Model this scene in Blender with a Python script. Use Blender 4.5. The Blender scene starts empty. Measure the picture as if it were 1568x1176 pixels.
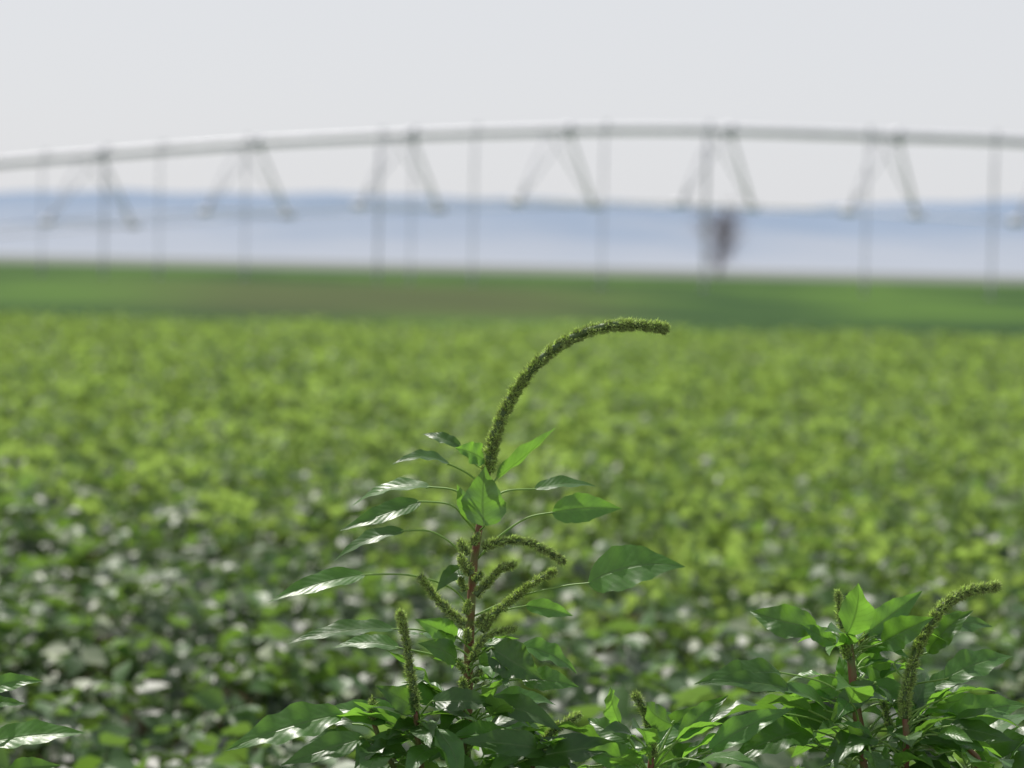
import bpy, math, random
import numpy as np
from mathutils import Vector, Matrix
random.seed(7); rng=np.random.default_rng(7)
sc=bpy.context.scene
sc.view_settings.view_transform='Standard'; sc.view_settings.look='None'; sc.view_settings.exposure=0

# ------------------------------------------------ camera
CAM=Vector((0,0,1.7)); F=3702.0
R=(Matrix.Rotation(math.radians(90-2.9),3,'X') @ Matrix.Rotation(math.radians(1.2),3,'Z'))
cam=bpy.data.cameras.new("camera"); co=bpy.data.objects.new("camera",cam); sc.collection.objects.link(co)
co.matrix_world=Matrix.Translation(CAM)@R.to_4x4()
cam.lens=85; cam.sensor_width=36; cam.clip_start=0.05; cam.clip_end=30000
cam.dof.use_dof=True; cam.dof.focus_distance=2.975; cam.dof.aperture_fstop=3.9
sc.camera=co
def at(px,py,d=3.0):
    """survey helper: photo measurement + true distance -> world metres"""
    return CAM + R@Vector(((px-784)/F*d, -(py-588)/F*d, -d))
MM=3.0/F   # metres per measured unit at the plants

# ------------------------------------------------ material helpers
def newmat(n):
    m=bpy.data.materials.new(n); m.use_nodes=True; nt=m.node_tree; nt.nodes.clear(); return m,nt
def N(nt,t,**k):
    n=nt.nodes.new(t)
    for a,b in k.items(): setattr(n,a,b)
    return n
def math_(nt,op,a,b=None,c=None):
    n=N(nt,'ShaderNodeMath',operation=op)
    for i,v in enumerate((a,b,c)):
        if v is None: continue
        if isinstance(v,(int,float)): n.inputs[i].default_value=v
        else: nt.links.new(v,n.inputs[i])
    return n.outputs[0]
def mix(nt,f,a,b,mode='MIX'):
    n=N(nt,'ShaderNodeMix',data_type='RGBA',blend_type=mode)
    for i,v in ((0,f),(6,a),(7,b)):
        if isinstance(v,(int,float)): n.inputs[i].default_value=v
        elif isinstance(v,tuple): n.inputs[i].default_value=(*v,1)
        else: nt.links.new(v,n.inputs[i])
    return n.outputs[2]
def ramp(nt,f,a,b,lo=0.0,hi=1.0):
    n=N(nt,'ShaderNodeMapRange',interpolation_type='SMOOTHSTEP'); nt.links.new(f,n.inputs[0])
    n.inputs[1].default_value=a; n.inputs[2].default_value=b; n.inputs[3].default_value=lo; n.inputs[4].default_value=hi; return n.outputs[0]
def leaf_mat(name,top,under,trans_col,tr=0.35,rough=0.4,spec=0.5,veins=False,var=0.8,noisy=False):
    m,nt=newmat(name); L=nt.links.new
    geo=N(nt,'ShaderNodeNewGeometry'); at_=N(nt,'ShaderNodeAttribute',attribute_name='rnd')
    col=mix(nt,geo.outputs['Backfacing'],top,under)
    br=math_(nt,'MULTIPLY_ADD',at_.outputs['Fac'],var,1-var/2)
    if noisy or veins:
        nz=N(nt,'ShaderNodeTexNoise'); nz.inputs['Scale'].default_value=60; nz.inputs['Detail'].default_value=3
        L(N(nt,'ShaderNodeTexCoord').outputs['Object'],nz.inputs['Vector'])
        br=math_(nt,'MULTIPLY',br,math_(nt,'MULTIPLY_ADD',nz.outputs[0],0.6,0.7))
    bc=N(nt,'ShaderNodeCombineColor'); [L(br,bc.inputs[i]) for i in range(3)]
    col=mix(nt,1.0,col,bc.outputs[0],'MULTIPLY')
    p=N(nt,'ShaderNodeBsdfPrincipled'); p.inputs['Roughness'].default_value=rough
    p.inputs['Specular IOR Level'].default_value=spec
    tcol=mix(nt,1.0,trans_col,bc.outputs[0],'MULTIPLY')
    if veins:
        uv=N(nt,'ShaderNodeUVMap'); sx=N(nt,'ShaderNodeSeparateXYZ'); L(uv.outputs[0],sx.inputs[0])
        u=sx.outputs[0]; av=math_(nt,'ABSOLUTE',math_(nt,'SUBTRACT',sx.outputs[1],0.5))
        mid=math_(nt,'SUBTRACT',1.0,ramp(nt,av,0.012,0.045))
        fr=math_(nt,'FRACT',math_(nt,'SUBTRACT',math_(nt,'MULTIPLY',u,10.0),math_(nt,'MULTIPLY',av,4.2)))
        dd=math_(nt,'ABSOLUTE',math_(nt,'SUBTRACT',fr,0.5))
        side=math_(nt,'SUBTRACT',1.0,ramp(nt,dd,0.02,0.10))
        v=math_(nt,'MAXIMUM',mid,math_(nt,'MULTIPLY',side,0.45))
        col=mix(nt,math_(nt,'MULTIPLY',v,0.5),col,(top[0]*2.2+.03,top[1]*1.7+.03,top[2]*2+.015))
        tcol=mix(nt,math_(nt,'MULTIPLY',v,0.5),tcol,(0.03,0.08,0.01))
        h=math_(nt,'ADD',math_(nt,'MULTIPLY',dd,0.6),math_(nt,'MULTIPLY',mid,-0.6))
        h=math_(nt,'ADD',h,math_(nt,'MULTIPLY',nz.outputs[0],1.2))
        b=N(nt,'ShaderNodeBump'); b.inputs['Strength'].default_value=0.5; b.inputs['Distance'].default_value=0.0012
        L(h,b.inputs['Height']); L(b.outputs[0],p.inputs['Normal'])
    L(col,p.inputs['Base Color'])
    t=N(nt,'ShaderNodeBsdfTranslucent'); L(tcol,t.inputs[0])
    ms=N(nt,'ShaderNodeMixShader'); ms.inputs[0].default_value=tr
    L(p.outputs[0],ms.inputs[1]); L(t.outputs[0],ms.inputs[2])
    L(ms.outputs[0],N(nt,'ShaderNodeOutputMaterial').inputs[0]); return m
def simple_mat(name,a,b,scale=20,rough=0.6,metal=0.0,spec=0.4):
    m,nt=newmat(name); L=nt.links.new
    nz=N(nt,'ShaderNodeTexNoise'); nz.inputs['Scale'].default_value=scale; nz.inputs['Detail'].default_value=4
    L(N(nt,'ShaderNodeTexCoord').outputs['Object'],nz.inputs['Vector'])
    c=mix(nt,ramp(nt,nz.outputs[0],0.35,0.65),a,b)
    p=N(nt,'ShaderNodeBsdfPrincipled'); L(c,p.inputs['Base Color'])
    p.inputs['Roughness'].default_value=rough; p.inputs['Metallic'].default_value=metal; p.inputs['Specular IOR Level'].default_value=spec
    L(p.outputs[0],N(nt,'ShaderNodeOutputMaterial').inputs[0]); return m

# ------------------------------------------------ mesh builder
class MB:
    def __init__(s): s.v=[];s.f=[];s.uv=[];s.r=[]
    def add(s,vs,fs,uvs=None,r=0.5):
        o=len(s.v); s.v.extend([tuple(x) for x in vs]); s.f.extend([tuple(i+o for i in f) for f in fs])
        s.uv.extend(uvs if uvs else [(0,0)]*len(vs)); s.r.extend([float(r)]*len(vs))
    def obj(s,name,mat,parent=None,smooth=True,link=True):
        me=bpy.data.meshes.new(name); me.from_pydata(s.v,[],s.f)
        uvl=me.uv_layers.new(name='UVMap'); li=np.zeros(len(me.loops),dtype=np.int32); me.loops.foreach_get('vertex_index',li)
        uvl.data.foreach_set('uv',np.array(s.uv,dtype=np.float32)[li].ravel())
        a=me.attributes.new('rnd','FLOAT','POINT'); a.data.foreach_set('value',np.array(s.r,dtype=np.float32))
        if smooth: me.polygons.foreach_set('use_smooth',[True]*len(me.polygons))
        me.materials.append(mat); me.update()
        o=bpy.data.objects.new(name,me)
        if link: sc.collection.objects.link(o)
        if parent: o.parent=parent
        return o
def catmull(pts,n):
    P=[Vector(p) for p in pts]; P=[P[0]*2-P[1]]+P+[P[-1]*2-P[-2]]; out=[]
    segs=len(P)-3
    for k in range(n+1):
        x=k/n*segs; i=min(int(x),segs-1); t=x-i
        a,b,c,d=P[i:i+4]
        out.append(0.5*((2*b)+(c-a)*t+(2*a-5*b+4*c-d)*t*t+(3*b-a-3*c+d)*t**3))
    return out
def frames(path):
    T=[]
    for i in range(len(path)):
        T.append((path[min(i+1,len(path)-1)]-path[max(i-1,0)]).normalized())
    u=T[0].orthogonal().normalized(); U=[]
    for t in T:
        u=(u-t*u.dot(t)).normalized(); U.append(u.copy())
    return T,U
def tube(B,pts,r0,r1,n=None,k=7,lump=0.0,r=0.5):
    n=n or max(6,len(pts)*5)
    path=catmull(pts,n); T,U=frames(path)
    vs=[];uv=[]
    for i,(p,t,u) in enumerate(zip(path,T,U)):
        w=t.cross(u); rad=r0+(r1-r0)*i/n
        for j in range(k):
            a=2*math.pi*j/k; q=rad*(1+lump*random.uniform(-1,1))
            vs.append(p+(u*math.cos(a)+w*math.sin(a))*q); uv.append((i/n,j/k))
    fs=[(i*k+j,i*k+(j+1)%k,(i+1)*k+(j+1)%k,(i+1)*k+j) for i in range(n) for j in range(k)]
    fs.append(tuple(range(k))[::-1]); fs.append(tuple(n*k+j for j in range(k)))
    B.add(vs,fs,uv,r)
def shape(t,pk=0.72):
    s=math.sin(math.pi*min(max(t,0),1)**pk)
    return max(s,0)**(0.85 if t<0.4 else 1.15)
def leaf(B,base,tip,W,S,arch=0.1,fold=0.25,rip=0.1,twist=0.0,n=16,m=6,r=None,pk=0.72,flip=False):
    base=Vector(base);tip=Vector(tip);ch=tip-base;L=ch.length;T=ch.normalized()
    S=(S-T*S.dot(T)).normalized(); Nn=S.cross(T)
    if Nn.z<0: S=-S; Nn=-Nn
    ph=random.uniform(0,6.28); fq=random.uniform(2.2,3.6); vs=[];uv=[]
    side_bend=random.uniform(-.05,.05)
    for i in range(n+1):
        t=i/n; c=base+ch*t+Nn*(arch*L*4*t*(1-t))+S*(side_bend*L*4*t*(1-t))
        Rm=Matrix.Rotation(twist*t,3,T); s_=Rm@S; n_=Rm@Nn
        w=W/2*shape(t,pk)+0.0004
        for j in range(m+1):
            s=-1+2*j/m
            rr=rip*math.sin(fq*2*math.pi*t+ph+(1.7 if s>0 else 0))*abs(s)**1.6
            edge=1+0.035*math.sin(t*38+ph*2)*(abs(s)>.9)
            vs.append(c+s_*(w*s*edge)+n_*(w*(fold*abs(s)**1.1+rr)+0.006*W*math.cos(20*math.pi*(t-0.21*abs(s)))*min(1,abs(s)*3)*shape(t)))
            uv.append((t,j/m))
    fs=[(i*(m+1)+j,i*(m+1)+j+1,(i+1)*(m+1)+j+1,(i+1)*(m+1)+j) for i in range(n) for j in range(m)]
    if flip: fs=[f[::-1] for f in fs]
    B.add(vs,fs,uv,random.random() if r is None else r)
VIEW=R@Vector((0,0,1))   # towards the photographer's side
def pleaf(B,Bs,base,tip,w,ratio=0.42,petiole=None,d0=3.0,dt=None,arch=0.1,sign=-1,fold=0.25,rip=0.12,twist=0.0,pk=0.72):
    """leaf from measured base/tip (photo units) and true depth; w = seen width"""
    dt=d0+random.uniform(-.06,.06) if dt is None else dt
    b=at(*base,d0) if len(base)==2 else at(*base); t=at(*tip,dt)
    L=(t-b).length; seen=w*MM; W=max(seen*1.05,L*ratio)
    T=(t-b).normalized(); P=T.cross(VIEW).normalized()
    if P.z<0: P=-P
    c=min(1,seen/W); s=math.sqrt(max(0,1-c*c))
    S=P*c+VIEW*(sign*s)
    leaf(B,b,t,W,S,arch,fold,rip,twist,n=20,m=8,pk=pk)
    if petiole:
        pts=[at(*q) if len(q)==3 else at(q[0],q[1],3.0+(d0-3.0)*(k/len(petiole))) for k,q in enumerate(petiole)]+[b, b+(t-b)*0.06]
        tube(Bs,pts,0.0014,0.0010,k=6,r=0.9)
def spike(Bc,Bb,pts,rad,dens=1.0,taper=0.22):
    L=sum((pts[i+1]-pts[i]).length for i in range(len(pts)-1))
    n=max(20,int(L/0.004)); path=catmull(pts,n); T,U=frames(path)
    tube(Bc,path,rad*0.58,rad*0.42,n=n,k=8,lump=0.12,r=0.3)
    cnt=int(L*2*math.pi*rad/(1.6e-6)*dens)
    nclump=int(L/0.0045)*8
    cl=[(random.random(),random.uniform(0,6.28)) for _ in range(nclump)]
    for _ in range(cnt):
        cx,ca=random.choice(cl); x=cx+random.gauss(0,0.0018)/L; a=ca+random.gauss(0,0.3)
        if random.random()<0.06: x=1-abs(random.gauss(0,0.006))/L
        x=min(max(x,0),1); i=min(int(x*n),n-1); f=x*n-i
        p=path[i].lerp(path[i+1],f); t=T[i];u=U[i];w=t.cross(u)
        o=u*math.cos(a)+w*math.sin(a)
        rr=rad*(1-taper*x); e=(1-x)*L
        capf=1.0 if e>rr else math.sqrt(max(0.05,1-(1-e/rr)**2))
        rr*=capf*(1+0.10*math.sin(x*L*420+math.sin(a*2)*1.5))
        fw=random.uniform(0.0,0.9)+ (1-capf)*1.5
        dirn=(o+t*fw+Vector((random.uniform(-.5,.5),random.uniform(-.5,.5),random.uniform(-.5,.5)))).normalized()
        b=p+o*rr*random.uniform(0.5,0.8)
        ln=random.uniform(0.0018,0.0036)*(1.9 if random.random()<.28 else 1); bw=random.uniform(0.0004,0.0008)
        q=dirn.orthogonal().normalized(); z=dirn.cross(q)
        Bb.add([b+q*bw,b-q*bw*.5+z*bw*.87,b-q*bw*.5-z*bw*.87,b+dirn*ln],[(0,1,3),(1,2,3),(2,0,3)],None,random.random())

M_leaf=leaf_mat("amaranth_leaf",(0.058,0.140,0.030),(0.12,0.21,0.075),(0.25,0.54,0.05),tr=0.38,rough=0.40,spec=0.6,veins=True,var=0.7)
M_bract=leaf_mat("spike_bract",(0.44,0.53,0.24),(0.44,0.53,0.24),(0.74,0.85,0.38),tr=0.5,rough=0.7,spec=0.2,var=1.0)
M_core=simple_mat("spike_core",(0.06,0.11,0.03),(0.11,0.17,0.05),300)
M_stem=simple_mat("amaranth_stem",(0.13,0.17,0.05),(0.23,0.085,0.06),35,0.5)
M_pet=leaf_mat("amaranth_petiole",(0.20,0.33,0.08),(0.20,0.33,0.08),(0.28,0.48,0.09),tr=0.2,rough=0.5)

def empty(name,loc):
    e=bpy.data.objects.new(name,None); sc.collection.objects.link(e); e.location=loc; e.empty_display_size=0.1; return e
class Plant:
    def __init__(s,px,d):
        g=at(px,1176,d); s.root=Vector((g.x,g.y,0)); s.d=d
        s.L=MB();s.P=MB();s.S=MB();s.C=MB();s.Br=MB()
    def finish(s):
        e=empty("amaranth_plant",s.root); bpy.context.view_layer.update()
        for b,n,m,sm in ((s.L,"leaves",M_leaf,True),(s.P,"petioles",M_pet,True),(s.S,"stem",M_stem,True),(s.C,"seed_spike_core",M_core,True),(s.Br,"seed_spike_bracts",M_bract,False)):
            if b.v:
                o=b.obj(n,m,e,sm); o.matrix_parent_inverse=Matrix.Translation(s.root).inverted()
    def sp(s,pts,r,stalk=None,dens=1.0,d=None):
        P=[at(p[0],p[1],p[2] if len(p)>2 else (d or s.d)) for p in pts]
        spike(s.C,s.Br,P,r*MM,dens)
    def rnd_leaf(s,base,az,el,Lp,Ll,ratio=0.42,droop=0.3):
        d=Vector((math.cos(az)*math.cos(el),math.sin(az)*math.cos(el),math.sin(el)))
        b=base+d*Lp; el2=el-random.uniform(0.1,0.1+droop*2)
        d2=Vector((math.cos(az)*math.cos(el2),math.sin(az)*math.cos(el2),math.sin(el2)))
        t=b+d2*Ll; S=d2.cross(Vector((0,0,1))).normalized()
        S=(Matrix.Rotation(random.uniform(-.7,.7),3,d2)@S)
        leaf(s.L,b,t,Ll*ratio*random.uniform(.85,1.15),S,random.uniform(.04,.16),random.uniform(.05,.45),random.uniform(.05,.22),random.uniform(-.4,.4))
        tube(s.P,[base,base+d*Lp*.5+Vector((0,0,Lp*.12)),b,b+(t-b)*.06],0.0015,0.001,k=6,r=0.9)
    def whorl(s,path,n,Ll=(0.05,0.1),Lp=(0.02,0.05),el=(0.0,0.9),ratio=.42):
        for i in range(n):
            k=random.random()*(len(path)-1); a=int(k); p=path[a].lerp(path[a+1],k-a)
            s.rnd_leaf(p,random.uniform(0,6.28),random.uniform(*el),random.uniform(*Lp),random.uniform(*Ll),ratio)

# ================================================= main plant
A=Plant(712,3.0)
st=[at(749,712),at(742,760),at(735,800),at(726,860),at(721,930),at(718,1000),at(715,1100),at(712,1176)]
root=A.root.copy(); st2=st+[Vector((root.x+.005,root.y,0.8)),Vector((root.x,root.y+.01,0.4)),root-Vector((0,0,.02))]
tube(A.S,st2,0.0034,0.0090,n=70,k=10,lump=0.03)
A.sp([(747,722),(752,690),(762,655),(780,615),(802,580),(838,542),(885,513),(935,499),(985,498),(1022,503)],12.3)
A.sp([(738,838),(765,829),(800,829),(835,842),(864,861)],8,d=2.97)
A.sp([(728,912),(745,893),(765,872),(790,864)],8,d=2.96)
A.sp([(738,968),(752,945),(785,917),(815,894),(850,874)],8.5,d=2.98)
A.sp([(712,957),(690,938),(664,912),(642,882)],8,d=2.97)
A.sp([(636,1088),(630,1040),(622,985),(612,936)],8.5,d=2.93)
A.sp([(722,1012),(732,990),(748,972),(790,962)],6.5,d=2.97)
A.sp([(832,1140),(850,1116),(888,1094)],8.5,d=2.92)
A.sp([(570,1102),(572,1068)],7,d=2.95)
A.sp([(716,850),(703,828)],8,d=2.98); A.sp([(722,880),(709,858)],9,d=2.97); A.sp([(724,835),(733,815)],6,d=2.98); A.sp([(714,872),(704,850)],8,d=2.96)
for q in ((712,905),(726,890),(716,985),(727,1000),(712,1030),(725,1045),(714,1060),(708,880),(730,960),(712,940)):
    A.sp([q,(q[0]+random.uniform(-12,12),q[1]-random.uniform(12,22))],6.5,d=2.985)
tube(A.S,[at(636,1088,2.93),at(642,1150,2.94),at(660,1250,2.96),at(712,1400,3.0)],.003,.005)
tube(A.S,[at(832,1140,2.92),at(800,1200,2.94),at(712,1330,3.0)],.003,.004)
tube(A.S,[at(570,1102,2.95),at(600,1170,2.96),at(712,1360,3.0)],.003,.004)
L,P=A.L,A.P
pleaf(L,P,(706,684),(648,665),15,.32,[(745,722),(722,706)],d0=3.01,dt=3.03,arch=.12)
pleaf(L,P,(741,704),(697,686),30,.6,[(746,722)],d0=2.99,dt=2.96,arch=.05,rip=.3)
pleaf(L,P,(690,712),(601,711),13,.30,[(741,745),(716,725)],d0=2.98,dt=2.95,arch=.14)
pleaf(L,P,(760,733),(851,655),19,.26,[(746,752)],d0=3.0,dt=3.02,arch=-.05,sign=1,fold=.5)
pleaf(L,P,(741,806),(743,714),66,.6,[(735,812)],d0=2.96,dt=2.955,arch=.03,fold=.15,pk=.62)
pleaf(L,P,(735,800),(700,742),26,.4,None,d0=2.99,dt=2.97,arch=.05,fold=.4)
pleaf(L,P,(660,746),(539,775),15,.27,[(731,800),(705,755)],d0=3.02,dt=3.04,arch=.10)
pleaf(L,P,(645,768),(520,813),27,.27,[(729,815),(712,795),(690,773)],d0=2.97,dt=2.94,arch=.07)
pleaf(L,P,(620,813),(513,858),18,.27,[(722,868),(695,835),(660,814)],d0=3.0,dt=3.01,arch=.09)
pleaf(L,P,(560,880),(411,922),27,.26,[(719,930),(690,900),(630,881)],d0=2.97,dt=2.94,arch=.06)
pleaf(L,P,(818,749),(913,745),15,.30,[(744,770),(775,752)],d0=3.01,dt=3.04,arch=.07)
pleaf(L,P,(845,785),(952,779),44,.42,[(732,855),(760,825),(805,794)],d0=2.98,dt=2.96,arch=.04,fold=.2)
pleaf(L,P,(900,893),(1049,868),66,.5,[(722,945),(790,915),(860,898)],d0=2.96,dt=2.95,arch=.13,fold=.14,rip=.08,twist=-.25)
pleaf(L,P,(804,928),(877,943),24,.36,[(722,975),(760,940)],d0=3.02,dt=3.04)
pleaf(L,P,(605,963),(440,986),19,.26,[(718,1005),(690,985),(650,966)],d0=2.99,dt=2.96,arch=.06)
pleaf(L,P,(612,992),(508,993),18,.3,[(716,1030),(670,1005)],d0=3.02,dt=3.04,arch=.07)
pleaf(L,P,(700,975),(636,948),36,.5,[(718,990)],d0=2.98,dt=2.95)
pleaf(L,P,(709,868),(668,906),22,.4,[(722,880)],d0=2.98,dt=2.95)
pleaf(L,P,(527,1093),(345,1150),46,.33,[(712,1180),(640,1120),(580,1095)],d0=2.95,dt=2.92,arch=.09,rip=.2)
pleaf(L,P,(752,992),(832,1042),56,.55,[(722,1010)],d0=2.95,dt=2.92,arch=.08,rip=.2)
pleaf(L,P,(795,990),(884,1032),26,.4,[(720,1000),(760,985)],d0=3.0,dt=3.02,arch=.08,rip=.2)
pleaf(L,P,(800,1040),(886,1052),32,.45,[(720,1060),(760,1045)],d0=2.95,dt=2.93)
pleaf(L,P,(700,1010),(640,985),30,.5,[(718,1030)],d0=2.96,dt=2.93)
pleaf(L,P,(560,1130),(430,1172),34,.33,[(640,1160)],d0=2.92,dt=2.9)
pleaf(L,P,(600,1105),(500,1085),30,.36,[(650,1140)],d0=2.95,dt=2.98)
pleaf(L,P,(740,1080),(860,1120),34,.36,[(716,1100)],d0=2.93,dt=2.9)
pleaf(L,P,(640,1090),(575,1050),34,.42,[(645,1120)],d0=2.93,dt=2.92)
pleaf(L,P,(660,1075),(770,1080),30,.36,[(640,1100)],d0=2.92,dt=2.9)
pleaf(L,P,(840,1150),(700,1135),34,.34,[(880,1180)],d0=2.9,dt=2.88)
pleaf(L,P,(800,1165),(960,1140),40,.34,[(750,1190)],d0=2.9,dt=2.9)
A.whorl([at(722,985,2.99),at(716,1080,2.99)],16,Ll=(.04,.075),Lp=(.01,.04),el=(-.1,.7))
A.whorl([at(636,1085,2.93),at(645,1160,2.94)],20,Ll=(.045,.09),Lp=(.01,.05),el=(-.1,.8))
A.whorl([at(720,1080,2.98),at(710,1250,3.0)],40,Ll=(.06,.11),Lp=(.02,.1),el=(-.1,.8))
A.whorl([at(572,1105,2.95),at(605,1180,2.97)],12,Ll=(.05,.09),Lp=(.01,.05),el=(-.1,.7))
A.whorl([at(830,1135,2.92),at(800,1200,2.94)],14,Ll=(.04,.08),Lp=(.01,.04),el=(-.1,.8))
A.whorl([at(712,1220),Vector((root.x,root.y,.4))],45,Ll=(.08,.13),Lp=(.05,.12),el=(-.2,.5))
A.finish()

# ================================================= right plant
B=Plant(1330,2.95); d=2.97; L,P=B.L,B.P
tube(B.S,[at(1300,975,d),at(1303,1010,d),at(1312,1090,d),at(1325,1176,d),at(1330,1400,d),B.root-Vector((0,0,.02))],.004,.009,n=50,k=10,lump=.03)
tube(B.S,[at(1386,1095,d-.04),at(1388,1150,d-.04),at(1375,1230,d-.02),at(1330,1420,d)],.004,.006,k=8)
B.sp([(1384,1100),(1388,1060),(1400,1010),(1418,965),(1448,925),(1485,904),(1530,898)],11,d=d-.04)
B.sp([(1290,962),(1285,935),(1283,905)],5.5,d=d); B.sp([(1303,985),(1300,955)],8,d=d); B.sp([(1318,990),(1332,962)],6,d=d)
B.sp([(1362,1110),(1352,1075)],6,d=d); B.sp([(1402,1120),(1425,1085)],6,d=d);B.sp([(1300,1010),(1290,985)],7,d=d-.01)
for b,t,w,rt,a in [((1252,962),(1148,936),48,.42,.1),((1297,972),(1314,893),40,.5,.03),((1325,972),(1412,905),38,.36,.04),
    ((1195,1030),(1063,1048),30,.3,.1),((1215,1058),(1070,1048),24,.25,.1),((1425,968),(1520,960),28,.33,.08),((1445,1040),(1550,1005),36,.4,.06),
    ((1300,1050),(1210,1075),36,.42,.1),((1340,1045),(1270,1110),34,.4,.1),((1350,985),(1430,945),40,.45,.05),((1405,1085),(1500,1065),36,.4,.08),
    ((1280,985),(1225,955),26,.45,.05),((1310,1010),(1370,1050),40,.5,.1),((1420,1000),(1490,935),34,.45,.06),((1440,1120),(1575,1080),44,.38,.08),
    ((1290,1100),(1150,1130),40,.33,.1),((1250,1120),(1110,1175),40,.33,.1),((1460,1150),(1580,1130),50,.45,.08),((1330,1120),(1260,1165),44,.45,.1),((1310,1060),(1285,1005),36,.5,.05)]:
    dd=d+random.uniform(-.06,.04); mx=(b[0]+1320)/2
    pleaf(L,P,b,t,w,rt,[(1310 if b[0]<1380 else 1388,min(1170,b[1]+45),d),(mx,b[1]+14,d)] if abs(b[0]-1320)>40 else [(1310,b[1]+12,d)],d0=dd,arch=a,rip=.2)
B.whorl([at(1302,985,d),at(1315,1100,d)],26,Ll=(.04,.085),Lp=(.01,.05),el=(-.1,.9))
B.whorl([at(1386,1090,d-.04),at(1384,1180,d-.04)],20,Ll=(.05,.09),Lp=(.02,.06),el=(-.1,.8))
B.whorl([at(1318,1110,d),at(1328,1250,d)],42,Ll=(.06,.11),Lp=(.03,.12),el=(-.1,.8))
B.whorl([at(1480,1170,d),at(1500,1250,d)],22,Ll=(.06,.1),Lp=(.02,.08),el=(0,.9))
tube(B.S,[at(1480,1140,d),at(1490,1200,d),at(1335,1450,d)],.003,.006)
B.whorl([at(1330,1230,d),Vector((B.root.x,B.root.y,.4))],40,Ll=(.08,.13),Lp=(.05,.12),el=(-.2,.5))
B.finish()

# ================================================= middle small plant
C=Plant(985,2.93); d=2.93; L,P=C.L,C.P
tube(C.S,[at(998,1155,d),at(995,1200,d),at(985,1400,d),C.root-Vector((0,0,.02))],.003,.008,n=40,k=9)
C.sp([(999,1158),(996,1120),(988,1088),(972,1062)],8.5,d=d)
for b,t,w,rt in [((965,1135),(900,1100),34,.45),((950,1110),(935,1052),18,.35),((1010,1140),(1075,1080),34,.38),((1040,1130),(1115,1065),30,.33),
    ((1085,1150),(1215,1085),34,.3),((1000,1175),(1090,1140),44,.4),((980,1165),(890,1150),40,.4),((1030,1110),(990,1075),26,.4)]:
    pleaf(L,P,b,t,w,rt,[(995,1185,d)],d0=d+random.uniform(-.04,.05),arch=.08,rip=.2)
C.whorl([at(998,1160,d),at(990,1260,d)],34,Ll=(.05,.1),Lp=(.02,.08),el=(0,.8))
C.whorl([at(985,1260,d),Vector((C.root.x,C.root.y,.4))],35,Ll=(.08,.13),Lp=(.05,.12),el=(-.2,.5))
C.finish()

# ================================================= plant just out of frame on the left
D=Plant(-110,2.93); d=2.93; L,P=D.L,D.P
tube(D.S,[at(-95,900,d),at(-105,1100,d),at(-110,1400,d),D.root-Vector((0,0,.02))],.003,.009,n=40,k=9)
D.sp([(-95,905),(-92,840),(-70,780),(-95,720)],9,d=d)
pleaf(L,P,(-25,1062),(66,1043),24,.33,[(-105,1100,d)],d0=d,dt=2.93,arch=.08)
pleaf(L,P,(-30,1075),(40,1078),13,.3,[(-105,1115,d)],d0=d,dt=2.95,arch=.04)
pleaf(L,P,(-20,1137),(132,1122),32,.33,[(-105,1160,d)],d0=2.92,dt=2.92,arch=.07)
pleaf(L,P,(10,1184),(92,1172),30,.38,[(-105,1200,d)],d0=2.92,dt=2.9,arch=.07)
for i in range(26):
    p=at(-105,random.uniform(920,1500),d); D.rnd_leaf(p,random.uniform(1.9,4.4),random.uniform(0,.7),random.uniform(.03,.07),random.uniform(.06,.1))
D.finish()

# ================================================= soybean field (instanced clumps)
M_soy=leaf_mat("soybean_leaf",(0.042,0.094,0.022),(0.25,0.29,0.18),(0.18,0.33,0.04),tr=0.3,rough=0.47,spec=0.6,var=1.2)
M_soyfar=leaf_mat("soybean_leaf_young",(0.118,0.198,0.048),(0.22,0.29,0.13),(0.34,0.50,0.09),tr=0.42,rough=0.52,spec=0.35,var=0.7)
coll=bpy.data.collections.new("soybean_clumps")
def clump(name,mat,ntri,zr,size,upright,pflip):
    b=MB()
    for i in range(ntri):
        x,y=random.uniform(-.22,.22),random.uniform(-.22,.22)
        z=zr[0]+(zr[1]-zr[0])*random.random()**0.6; az=random.uniform(0,6.28); s=size*random.uniform(.7,1.2)
        c=Vector((x,y,z)); b0=Vector((x*.5,y*.5,max(0.05,z-.3))); rr=random.random()
        tube(b,[b0,(b0+c)/2+Vector((x*.1,y*.1,.02)),c],.0022,.0015,n=2,k=3,r=.8)
        up=random.uniform(-.5,upright)
        for k in (-1,0,1):
            a=az+k*1.15; dv=Vector((math.cos(a),math.sin(a),up+random.uniform(-.3,.3))).normalized()
            S=dv.cross(Vector((0,0,1))).normalized(); S=Matrix.Rotation(random.uniform(-.9,.9),3,dv)@S
            leaf(b,c+dv*s*(.15 if k else .35),c+dv*s*(1.15 if k else 1.4),s*.68,S,random.uniform(-.05,.15),random.uniform(.05,.4),.08,n=4,m=2,r=min(1,max(0,rr+random.uniform(-.2,.2))),flip=random.random()<pflip)
    o=b.obj(name,mat,link=False); coll.objects.link(o)
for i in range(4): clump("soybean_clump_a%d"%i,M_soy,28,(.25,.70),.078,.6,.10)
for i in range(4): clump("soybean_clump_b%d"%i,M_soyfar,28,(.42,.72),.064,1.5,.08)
pts=[];rots=[];scl=[];idx=[]
y=2.2
def vn(x,y):  # smooth low frequency variation
    return math.sin(x*.9+1.3*math.sin(y*.31))+math.sin(y*.7+x*.37+2)
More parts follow.
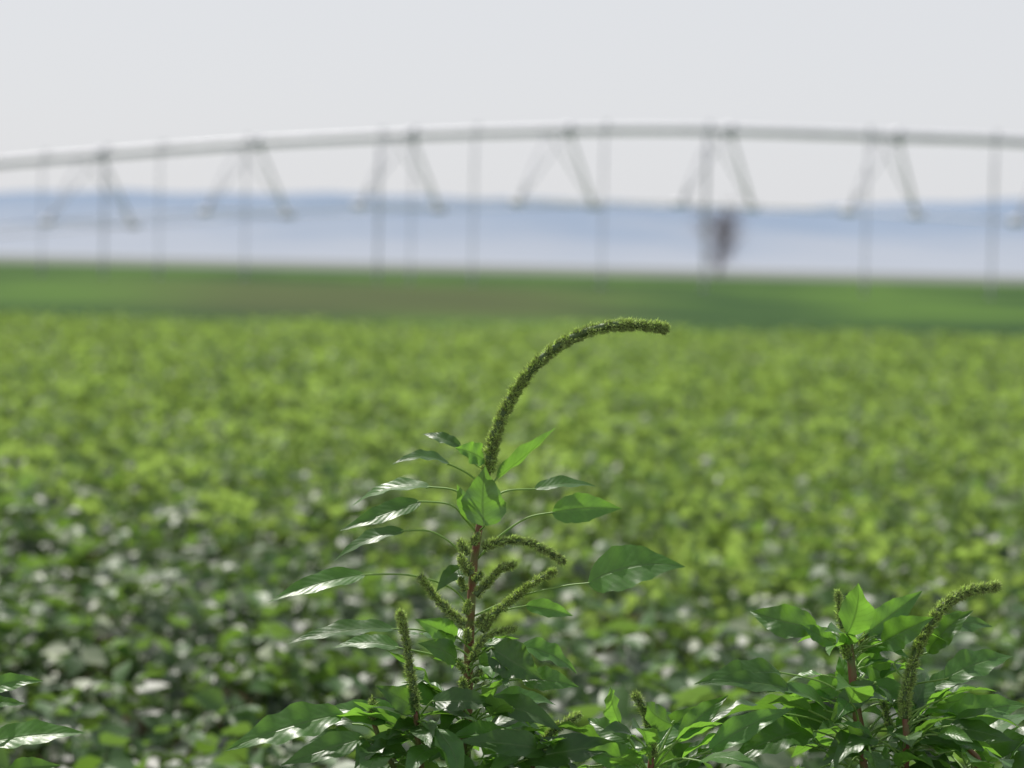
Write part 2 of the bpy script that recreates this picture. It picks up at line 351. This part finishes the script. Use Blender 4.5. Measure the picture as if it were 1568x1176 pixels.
while y<36:
    hw=0.225*y+2.2; x=-hw
    while x<hw:
        px,py=x+random.uniform(-.15,.15),y+random.uniform(-.15,.15)
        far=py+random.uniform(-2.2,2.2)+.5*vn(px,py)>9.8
        if all((Vector((px,py,0))-Vector((q.x,q.y,0))).length>.16 for q in (A.root,B.root,C.root,D.root)):
            pts.append((px,py,0)); rots.append((random.uniform(-.14,.14),random.uniform(-.14,.14),random.uniform(0,6.28)))
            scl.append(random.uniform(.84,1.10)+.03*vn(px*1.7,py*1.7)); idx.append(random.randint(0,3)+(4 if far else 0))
        x+=.32
    y+=.32
me=bpy.data.meshes.new("soybean_field"); me.from_pydata(pts,[],[])
for n,t,dv,k in (('rot','FLOAT_VECTOR',rots,'vector'),('scl','FLOAT',scl,'value'),('idx','INT',idx,'value')):
    a=me.attributes.new(n,t,'POINT'); a.data.foreach_set(k,np.array(dv).ravel())
soy=bpy.data.objects.new("soybean_field",me); sc.collection.objects.link(soy)
ng=bpy.data.node_groups.new("scatter_clumps",'GeometryNodeTree')
ng.interface.new_socket('Geometry',in_out='INPUT',socket_type='NodeSocketGeometry'); ng.interface.new_socket('Geometry',in_out='OUTPUT',socket_type='NodeSocketGeometry')
gi=ng.nodes.new('NodeGroupInput');go=ng.nodes.new('NodeGroupOutput');ip=ng.nodes.new('GeometryNodeInstanceOnPoints');ci=ng.nodes.new('GeometryNodeCollectionInfo')
ci.inputs['Collection'].default_value=coll; ci.inputs['Separate Children'].default_value=True; ci.inputs['Reset Children'].default_value=True
def na(n,t):
    q=ng.nodes.new('GeometryNodeInputNamedAttribute'); q.data_type=t; q.inputs[0].default_value=n; return q.outputs[0]
ng.links.new(gi.outputs[0],ip.inputs['Points']); ng.links.new(ci.outputs[0],ip.inputs['Instance']); ip.inputs['Pick Instance'].default_value=True
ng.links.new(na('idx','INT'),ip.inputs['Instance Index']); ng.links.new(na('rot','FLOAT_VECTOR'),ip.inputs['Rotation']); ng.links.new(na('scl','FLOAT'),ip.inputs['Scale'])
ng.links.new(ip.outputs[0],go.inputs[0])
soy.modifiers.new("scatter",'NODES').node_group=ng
print("clumps",len(pts))

# ================================================= ground
m,nt=newmat("ground"); Lk=nt.links.new
g=N(nt,'ShaderNodeNewGeometry'); sx=N(nt,'ShaderNodeSeparateXYZ'); Lk(g.outputs['Position'],sx.inputs[0])
def noise(sc_,vec_scale=(1,1,1),detail=4):
    mp=N(nt,'ShaderNodeMapping'); mp.inputs['Scale'].default_value=vec_scale; Lk(g.outputs['Position'],mp.inputs[0])
    n=N(nt,'ShaderNodeTexNoise'); n.inputs['Scale'].default_value=sc_; n.inputs['Detail'].default_value=detail; Lk(mp.outputs[0],n.inputs['Vector']); return n.outputs[0]
soil=mix(nt,noise(8),(0.06,0.045,0.03),(0.11,0.08,0.055))
grass=mix(nt,ramp(nt,noise(.07,(1,.35,1)),.40,.60),(0.026,0.064,0.020),(0.082,0.158,0.028))
grass=mix(nt,math_(nt,'MULTIPLY',noise(1.3),.5),grass,(0.032,0.066,0.018))
# dry, brownish stand left of centre
ax=math_(nt,'SUBTRACT',sx.outputs[0],math_(nt,'MULTIPLY',sx.outputs[1],-.055))
bx=math_(nt,'DIVIDE',ax,math_(nt,'MULTIPLY',sx.outputs[1],.13))
dry=math_(nt,'SUBTRACT',1.0,ramp(nt,math_(nt,'ABSOLUTE',math_(nt,'ADD',bx,math_(nt,'MULTIPLY_ADD',noise(.03),.8,-.4))),.35,1.1))
dry=math_(nt,'MULTIPLY',dry,math_(nt,'MULTIPLY',ramp(nt,sx.outputs[1],60,85),math_(nt,'SUBTRACT',1.0,ramp(nt,sx.outputs[1],130,190))))
grass=mix(nt,math_(nt,'MULTIPLY',dry,.75),grass,(0.070,0.082,0.034))
c1=mix(nt,ramp(nt,sx.outputs[1],34.5,36),soil,grass)
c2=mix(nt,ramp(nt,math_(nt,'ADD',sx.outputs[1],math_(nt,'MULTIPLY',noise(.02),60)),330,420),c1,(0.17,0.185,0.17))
c3=mix(nt,ramp(nt,sx.outputs[1],550,1800),c2,(0.33,0.35,0.39))  # far plain fades into a pale haze tone, painted by distance
p=N(nt,'ShaderNodeBsdfPrincipled'); p.inputs['Roughness'].default_value=.95; p.inputs['Specular IOR Level'].default_value=.05
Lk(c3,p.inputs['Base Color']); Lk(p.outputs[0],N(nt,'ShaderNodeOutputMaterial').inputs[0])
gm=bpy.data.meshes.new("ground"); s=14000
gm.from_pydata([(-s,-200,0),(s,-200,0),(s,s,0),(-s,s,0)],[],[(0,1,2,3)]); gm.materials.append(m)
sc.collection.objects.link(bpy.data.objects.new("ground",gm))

# ================================================= hills
m,nt=newmat("hazy_hills"); Lk=nt.links.new
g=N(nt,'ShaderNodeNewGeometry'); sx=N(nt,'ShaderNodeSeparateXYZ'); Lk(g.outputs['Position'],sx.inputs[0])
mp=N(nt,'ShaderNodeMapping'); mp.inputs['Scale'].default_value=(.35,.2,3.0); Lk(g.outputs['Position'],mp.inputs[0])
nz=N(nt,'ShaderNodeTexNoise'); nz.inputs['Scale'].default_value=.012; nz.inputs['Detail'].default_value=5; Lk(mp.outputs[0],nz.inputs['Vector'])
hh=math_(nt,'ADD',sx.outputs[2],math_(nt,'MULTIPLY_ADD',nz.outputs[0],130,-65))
c=mix(nt,ramp(nt,hh,5,100),(0.315,0.345,0.40),(0.215,0.270,0.358))  # aerial haze painted into base colour: paler low down, bluer towards crest
p=N(nt,'ShaderNodeBsdfPrincipled'); p.inputs['Roughness'].default_value=1; p.inputs['Specular IOR Level'].default_value=0
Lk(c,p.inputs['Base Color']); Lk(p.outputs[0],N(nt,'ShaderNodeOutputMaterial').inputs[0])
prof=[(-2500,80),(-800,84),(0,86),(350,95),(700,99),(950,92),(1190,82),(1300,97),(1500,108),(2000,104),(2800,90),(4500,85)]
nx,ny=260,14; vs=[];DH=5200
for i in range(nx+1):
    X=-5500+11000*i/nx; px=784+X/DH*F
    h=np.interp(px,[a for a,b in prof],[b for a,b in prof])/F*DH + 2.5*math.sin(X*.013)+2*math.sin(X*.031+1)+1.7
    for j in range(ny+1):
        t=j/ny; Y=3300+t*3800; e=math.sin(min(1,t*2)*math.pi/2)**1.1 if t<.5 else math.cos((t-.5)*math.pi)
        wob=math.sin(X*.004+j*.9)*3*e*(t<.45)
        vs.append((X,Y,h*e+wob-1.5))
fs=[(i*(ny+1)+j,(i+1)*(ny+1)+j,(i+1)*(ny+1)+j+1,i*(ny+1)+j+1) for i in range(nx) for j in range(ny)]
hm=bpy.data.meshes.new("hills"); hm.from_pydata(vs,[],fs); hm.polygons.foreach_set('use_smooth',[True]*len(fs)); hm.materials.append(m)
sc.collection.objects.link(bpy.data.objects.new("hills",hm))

# ================================================= distant tree
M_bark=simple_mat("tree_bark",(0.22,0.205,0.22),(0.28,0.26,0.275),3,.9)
M_tl=leaf_mat("tree_foliage",(0.29,0.265,0.29),(0.32,0.30,0.32),(0.34,0.31,0.34),tr=.2,rough=.8,spec=.1)  # bark and foliage greys have the aerial haze mixed into their colour
tb=at(1100,421,400); base=Vector((tb.x,tb.y,0)); T_=MB(); Fo=MB(); K=1.35
tube(T_,[base-Vector((0,0,.3)),base+Vector((.2,0,2*K)),base+Vector((0,.2,4.5*K)),base+Vector((.3,0,8*K))],.42,.1,n=14,k=8,lump=.06)
ends=[]
for i in range(30):
    h=random.uniform(1.0,6.6)*K; az=random.uniform(0,6.28); l=random.uniform(2.4,5.4)*K*(1-.35*abs(h/K-4.0)/3.5); el=random.uniform(.2,1.0)
    b0=base+Vector((.1,.1,h)); dv=Vector((math.cos(az)*math.cos(el),math.sin(az)*math.cos(el),math.sin(el)))
    e=b0+dv*l; mid=b0+dv*l*.5+Vector((0,0,-.2)); tube(T_,[b0,mid,e],.13,.04,n=6,k=5); ends+=[mid,e,b0+dv*l*.75]
    for k in range(5):
        e2=mid+Vector((random.gauss(0,1.3),random.gauss(0,1.3),random.gauss(.5,.9))); tube(T_,[mid,e2],.05,.02,n=3,k=4); ends.append(e2)
for c0 in ends:
    if random.random()<.2: continue
    for k in range(15):
        q=c0+Vector((random.gauss(0,.75),random.gauss(0,.75),random.gauss(0,.6))); n_=Vector((random.gauss(0,1),random.gauss(0,1),random.gauss(0,1))).normalized()
        u=n_.orthogonal().normalized()*random.uniform(.07,.19); w=n_.cross(u)*.7
        Fo.add([q-u,q-w,q+u,q+w],[(0,1,2,3)],None,random.random())
e=empty("distant_tree",base); bpy.context.view_layer.update()
for b,n,mm in ((T_,"trunk_and_limbs",M_bark),(Fo,"foliage",M_tl)):
    o=b.obj(n,mm,e,False); o.matrix_parent_inverse=Matrix.Translation(base).inverted()

# ================================================= centre pivot irrigation
M_gal=simple_mat("galvanized_steel",(0.58,0.58,0.63),(0.68,0.68,0.73),4,.5,.1)
M_hose=simple_mat("drop_hose_rubber",(0.38,0.39,0.43),(0.45,0.46,0.50),4,.7)
M_tyre=simple_mat("tyre_rubber",(.02,.02,.02),(.03,.03,.03),9,.85)
def dep(px): return 58-8*px/1568
pp=[(-420,292),(-200,270),(0,250),(170,236),(400,219),(600,209),(750,203),(930,199),(1100,200),(1375,209),(1568,217),(1850,240),(2150,275),(2400,310)]
pipe_pts=[at(x,y_,dep(x)) for x,y_ in pp]
pipe_path=catmull(pipe_pts,120)
Ri=R.transposed()
dense=catmull(pipe_pts,1500); dpx=[784+F*(Ri@(q-CAM)).x/-(Ri@(q-CAM)).z for q in dense]
def pipe_at(px):
    i=min(range(len(dense)),key=lambda k:abs(dpx[k]-px)); return dense[i].copy()
G=MB();H=MB();Tr=MB()
tube(G,pipe_path,.10,.10,n=120,k=12)
along=(pipe_pts[-1]-pipe_pts[0]); along.z=0; along.normalize(); perp=Vector((-along.y,along.x,0))   # away from viewer
near=[];far=[]
apex=[-330,-90,155,395,630,870,1118,1375,1630,1900,2180]
for a in apex:
    q=pipe_at(a)
    nn=q-perp*1.15-along*.75-Vector((0,0,1.62)); ff=q+perp*1.15+along*.25-Vector((0,0,1.62)); near.append(nn); far.append(ff)
    q3=pipe_at(a-32)
    tube(G,[q3,nn],.024,.024,n=3,k=6); tube(G,[q,ff],.034,.034,n=3,k=6); tube(G,[nn,ff],.020,.020,n=3,k=5)
    tube(G,[q,nn],.026,.026,n=3,k=6); tube(G,[q3,ff],.020,.020,n=3,k=6)
    tube(G,[q-along*.10,q+along*.10],.15,.15,n=2,k=14)       # flange
    for e_ in (nn,ff): tube(G,[e_-along*.16,e_+along*.16],.08,.08,n=2,k=8)
S0,S1=pipe_at(-420),pipe_at(2400)
for ch in (near,far):
    full=[S0-Vector((0,0,.3))]+ch+[S1-Vector((0,0,.3))]
    for i in range(len(full)-1): tube(G,[full[i],full[i+1]],.018,.018,n=2,k=5)
hoses=[(-250,2),(-90,2),(75,2),(170,3.5),(255,2),(385,2.2),(590,4),(640,2),(735,2.4),(932,2.2),(1088,4.5),(1335,2.4),(1528,3),(1720,2),(1900,2),(2100,2)]
for hx,rr in hoses:
    q=pipe_at(hx); top=q+Vector((0,0,.12)); s_=-perp*.28
    tube(H,[q,top+s_*.2+Vector((0,0,.04)),top+s_*.8+Vector((0,0,.0)),q+s_+Vector((0,0,-.3))],.018,.018,n=10,k=6)  # gooseneck
    bot=Vector(((q+s_).x,(q+s_).y,1.25))
    tube(H,[q+s_+Vector((0,0,-.3)),(q+s_+bot)/2,bot],rr*.01,rr*.006,n=4,k=6)
    tube(H,[bot+Vector((0,0,.25)),bot],.04,.04,n=2,k=8); tube(H,[bot-Vector((0,0,.03)),bot-Vector((0,0,.12))],.07,.04,n=2,k=10) # weight + sprinkler
for s0 in (S0,S1):   # wheeled drive towers at the span ends
    for sd in (-1,1):
        for k in (-.25,.25): tube(G,[s0+along*k,Vector((s0.x,s0.y,.75))+perp*sd*1.9],.05,.05,n=2,k=6)
        c0=Vector((s0.x,s0.y,.62))+perp*sd*2.1
        ring=[c0+(perp*math.cos(a)+Vector((0,0,1))*math.sin(a))*.5 for a in [2*math.pi*i/20 for i in range(21)]]
        tube(Tr,ring,.13,.13,n=40,k=8); tube(G,[c0-along*.08,c0+along*.08],.35,.35,n=2,k=14)
    tube(G,[Vector((s0.x,s0.y,.75))-perp*2.1,Vector((s0.x,s0.y,.75))+perp*2.1],.07,.07,n=2,k=6)
    tube(G,[Vector((s0.x,s0.y,2.1))-perp*1.0,Vector((s0.x,s0.y,2.1))+perp*1.0],.04,.04,n=2,k=6)
e=empty("center_pivot_irrigation_system",Vector((S0.x,S0.y,0))); bpy.context.view_layer.update()
for b,n,mm in ((G,"pipe_and_truss",M_gal),(H,"drop_hoses",M_hose),(Tr,"tyres",M_tyre)):
    o=b.obj(n,mm,e); o.matrix_parent_inverse=Matrix.Translation(e.location).inverted()

# ================================================= light
EL,AZ=math.radians(54),math.radians(-32)
w=bpy.data.worlds.new("World"); sc.world=w; w.use_nodes=True; nt=w.node_tree
bg=nt.nodes['Background']; sky=nt.nodes.new('ShaderNodeTexSky'); sky.sky_type='NISHITA'; sky.sun_disc=False
sky.sun_elevation=EL; sky.sun_rotation=AZ; sky.dust_density=2.0; sky.air_density=1.0; sky.ozone_density=1.5; sky.altitude=100
# milky haze layer, thickest near the horizon, thinning towards the zenith
tc=N(nt,'ShaderNodeTexCoord'); sz=N(nt,'ShaderNodeSeparateXYZ'); nt.links.new(tc.outputs['Generated'],sz.inputs[0])
hz=ramp(nt,sz.outputs[2],.2,.8,.9,.4)
mx=mix(nt,hz,sky.outputs[0],(7.65,7.75,8.05))
nt.links.new(mx,bg.inputs[0]); bg.inputs[1].default_value=.1
sd=bpy.data.lights.new("sun",'SUN'); sd.energy=5.0; sd.angle=math.radians(.6); sd.color=(1,.955,.88)
so=bpy.data.objects.new("sun",sd); sc.collection.objects.link(so); so.location=(0,0,30)
sv=Vector((math.sin(AZ)*math.cos(EL),math.cos(AZ)*math.cos(EL),math.sin(EL)))
so.rotation_euler=sv.to_track_quat('Z','Y').to_euler()
